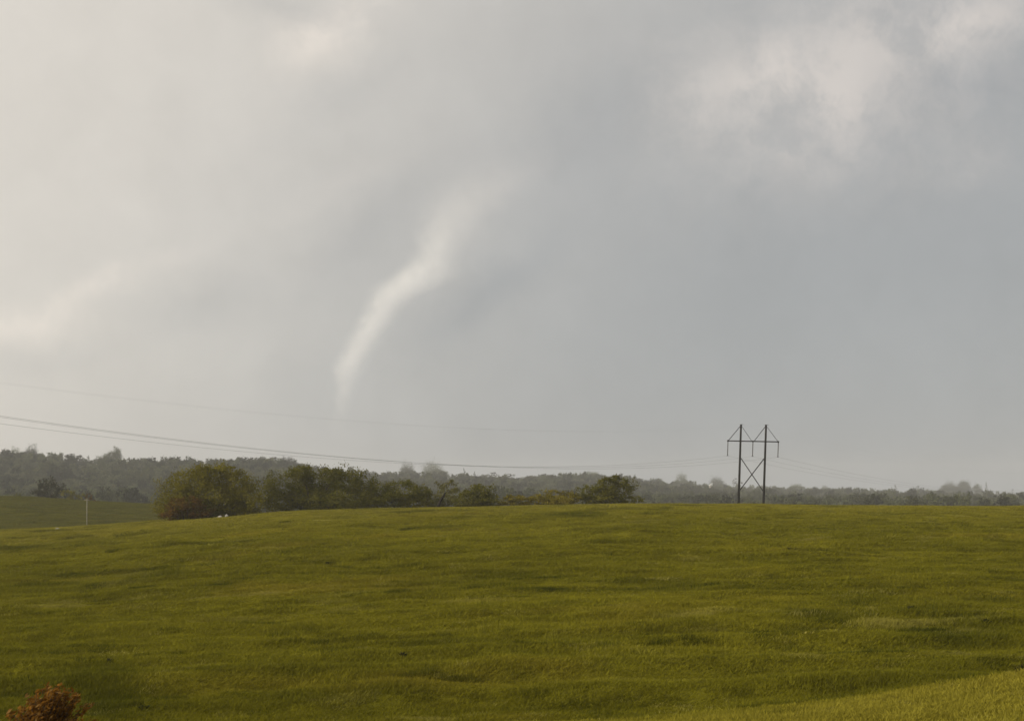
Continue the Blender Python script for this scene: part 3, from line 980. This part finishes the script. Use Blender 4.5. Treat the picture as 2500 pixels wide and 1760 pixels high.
sz = r.uniform(0.035, 0.075, nl)[:, None]
a = a * sz; b_ = b_ * sz * 0.38
V = np.stack([C - a, C + b_, C + a, C - b_], 1).reshape(-1, 3)
mesh_obj('leaves', V, np.arange(4 * nl).reshape(-1, 4), RUST, root)
tag(root, 'russet twiggy shrub rising from the lower left corner', 'shrub')


# ----------------------------------------------------------------- haze: one closed box of thin air
lo = float(Z.min()) - 1.0
hz = 82.0
V, Q = box((0, 0, (lo + hz) / 2), 9600, 9600, hz - lo)
m_haze, b, out = material('thin_haze')
pv = b.n.new('ShaderNodeVolumePrincipled')
pv.inputs['Color'].default_value = (0.95, 0.95, 0.96, 1)
pv.inputs['Density'].default_value = HAZE_DENSITY
pv.inputs['Anisotropy'].default_value = 0.1
b.l.new(pv.outputs[0], out.inputs['Volume'])
try:
    m_haze.cycles.homogeneous_volume = True
except Exception:
    pass
haze = mesh_obj('haze', V, Q, m_haze)
tag(haze, 'thin pale rain haze over the fields and woods', 'haze', kind='stuff')

# ----------------------------------------------------------------- tornado: a rope of cloud beyond the ridge
TD = 6500.0
KM = TD / F
PROF = [  # row, centre column, half width, strength
    (1075, 826, 14, 0.0), (1040, 829, 17, 0.10), (1000, 834, 20, 0.26), (960, 840, 26, 0.45), (920, 846, 32, 0.72), (890, 854, 36, 0.92), (850, 876, 38, 1.0),
    (810, 900, 40, 1.0), (770, 926, 43, 1.0), (738, 950, 48, 0.98), (716, 971, 58, 0.95), (700, 995, 70, 0.88), (683, 1022, 74, 0.80), (664, 1043, 68, 0.74),
    (636, 1060, 58, 0.62), (600, 1073, 56, 0.46), (560, 1088, 64, 0.28), (515, 1116, 82, 0.14), (465, 1162, 105, 0.06), (400, 1230, 130, 0.0)]
pr = np.array(PROF, float)
zz = (HZ - pr[:, 0]) * KM
z_lo, z_hi = zz.min(), zz.max()
tn = (zz - z_lo) / (z_hi - z_lo)
cxm = (pr[:, 1] - 1250) * KM
c_lo, c_hi = cxm.min(), cxm.max()
rm = pr[:, 2] * KM * 1.58
r_hi = rm.max()
m_tor, b, out = material('condensation_cloud')
t = b.n.new('ShaderNodeTexCoord')
ox, oy, oz = b.sep(t.outputs['Object'])
tz = b.math('DIVIDE', b.math('SUBTRACT', oz, z_lo), z_hi - z_lo)


def fcurve(xs, ys):
    n = b.n.new('ShaderNodeFloatCurve')
    cv = n.mapping.curves[0]
    cv.points[0].location = (xs[0], ys[0]); cv.points[1].location = (xs[-1], ys[-1])
    for q, y in zip(xs[1:-1], ys[1:-1]):
        cv.points.new(q, y)
    n.mapping.update()
    b.put(n.inputs['Value'], tz)
    return n


fc, fr, fa = fcurve(tn, (cxm - c_lo) / (c_hi - c_lo)), fcurve(tn, rm / r_hi), fcurve(tn, pr[:, 3])
cxn = b.math('MULTIPLY_ADD', fc.outputs[0], c_hi - c_lo, c_lo)
rn = b.math('MULTIPLY', fr.outputs[0], r_hi)
nz = b.vmath('SUBTRACT', b.noise(t.outputs['Object'], 0.010, 4.0, 0.6, True), (0.5, 0.5, 0.5))
nx, ny, nzz = b.sep(nz)
qx = b.math('DIVIDE', b.math('ADD', b.math('SUBTRACT', ox, cxn), b.math('MULTIPLY', nx, 70.0)), rn)
qy = b.math('DIVIDE', b.math('ADD', oy, b.math('MULTIPLY', ny, 70.0)), rn)
q2 = b.math('SQRT', b.math('ADD', b.math('MULTIPLY', qx, qx), b.math('MULTIPLY', qy, qy)))
fall = b.ramp(q2, 0.95, 0.10, 0.0, 1.0)
den = b.math('MULTIPLY', b.math('POWER', fall, 1.3), fa.outputs[0])
den = b.math('MULTIPLY', den, b.ramp(b.noise(t.outputs['Object'], 0.02, 3.0, 0.6), 0.25, 0.7, 0.5, 1.2))
vsn = b.n.new('ShaderNodeVolumeScatter')
vsn.inputs['Color'].default_value = (0.99, 0.968, 0.915, 1)
vsn.inputs['Anisotropy'].default_value = 0.0
b.put(vsn.inputs['Density'], b.math('MULTIPLY', den, 0.0105))
b.l.new(vsn.outputs[0], out.inputs['Volume'])
m_tor.cycles.volume_step_rate = 0.1
NS, NA = 60, 28
V, Q = [], []
for i in range(NS):
    f = i / (NS - 1)
    c_ = fc.mapping.evaluate(fc.mapping.curves[0], f) * (c_hi - c_lo) + c_lo
    rr_ = fr.mapping.evaluate(fr.mapping.curves[0], f) * r_hi * (1.0 if 0 < i < NS - 1 else 0.5)
    for j in range(NA):
        a_ = 2 * math.pi * j / NA
        V.append((c_ + rr_ * math.cos(a_), rr_ * math.sin(a_), z_lo + f * (z_hi - z_lo)))
for i in range(NS - 1):
    for j in range(NA):
        Q.append((i * NA + j, i * NA + (j + 1) % NA, (i + 1) * NA + (j + 1) % NA, (i + 1) * NA + j))
for base, flip in ((0, True), ((NS - 1) * NA, False)):
    V.append(tuple(np.mean(V[base:base + NA], axis=0))); ci = len(V) - 1
    for j in range(0, NA, 2):
        f4 = (ci, base + j, base + (j + 1) % NA, base + (j + 2) % NA)
        Q.append(f4[::-1] if flip else f4)
tor = mesh_obj('tornado', np.array(V), np.array(Q), m_tor)
tor.location = (0, TD, 0)
tag(tor, 'pale sunlit rope tornado slanting up to the right beyond the wooded ridge', 'tornado')
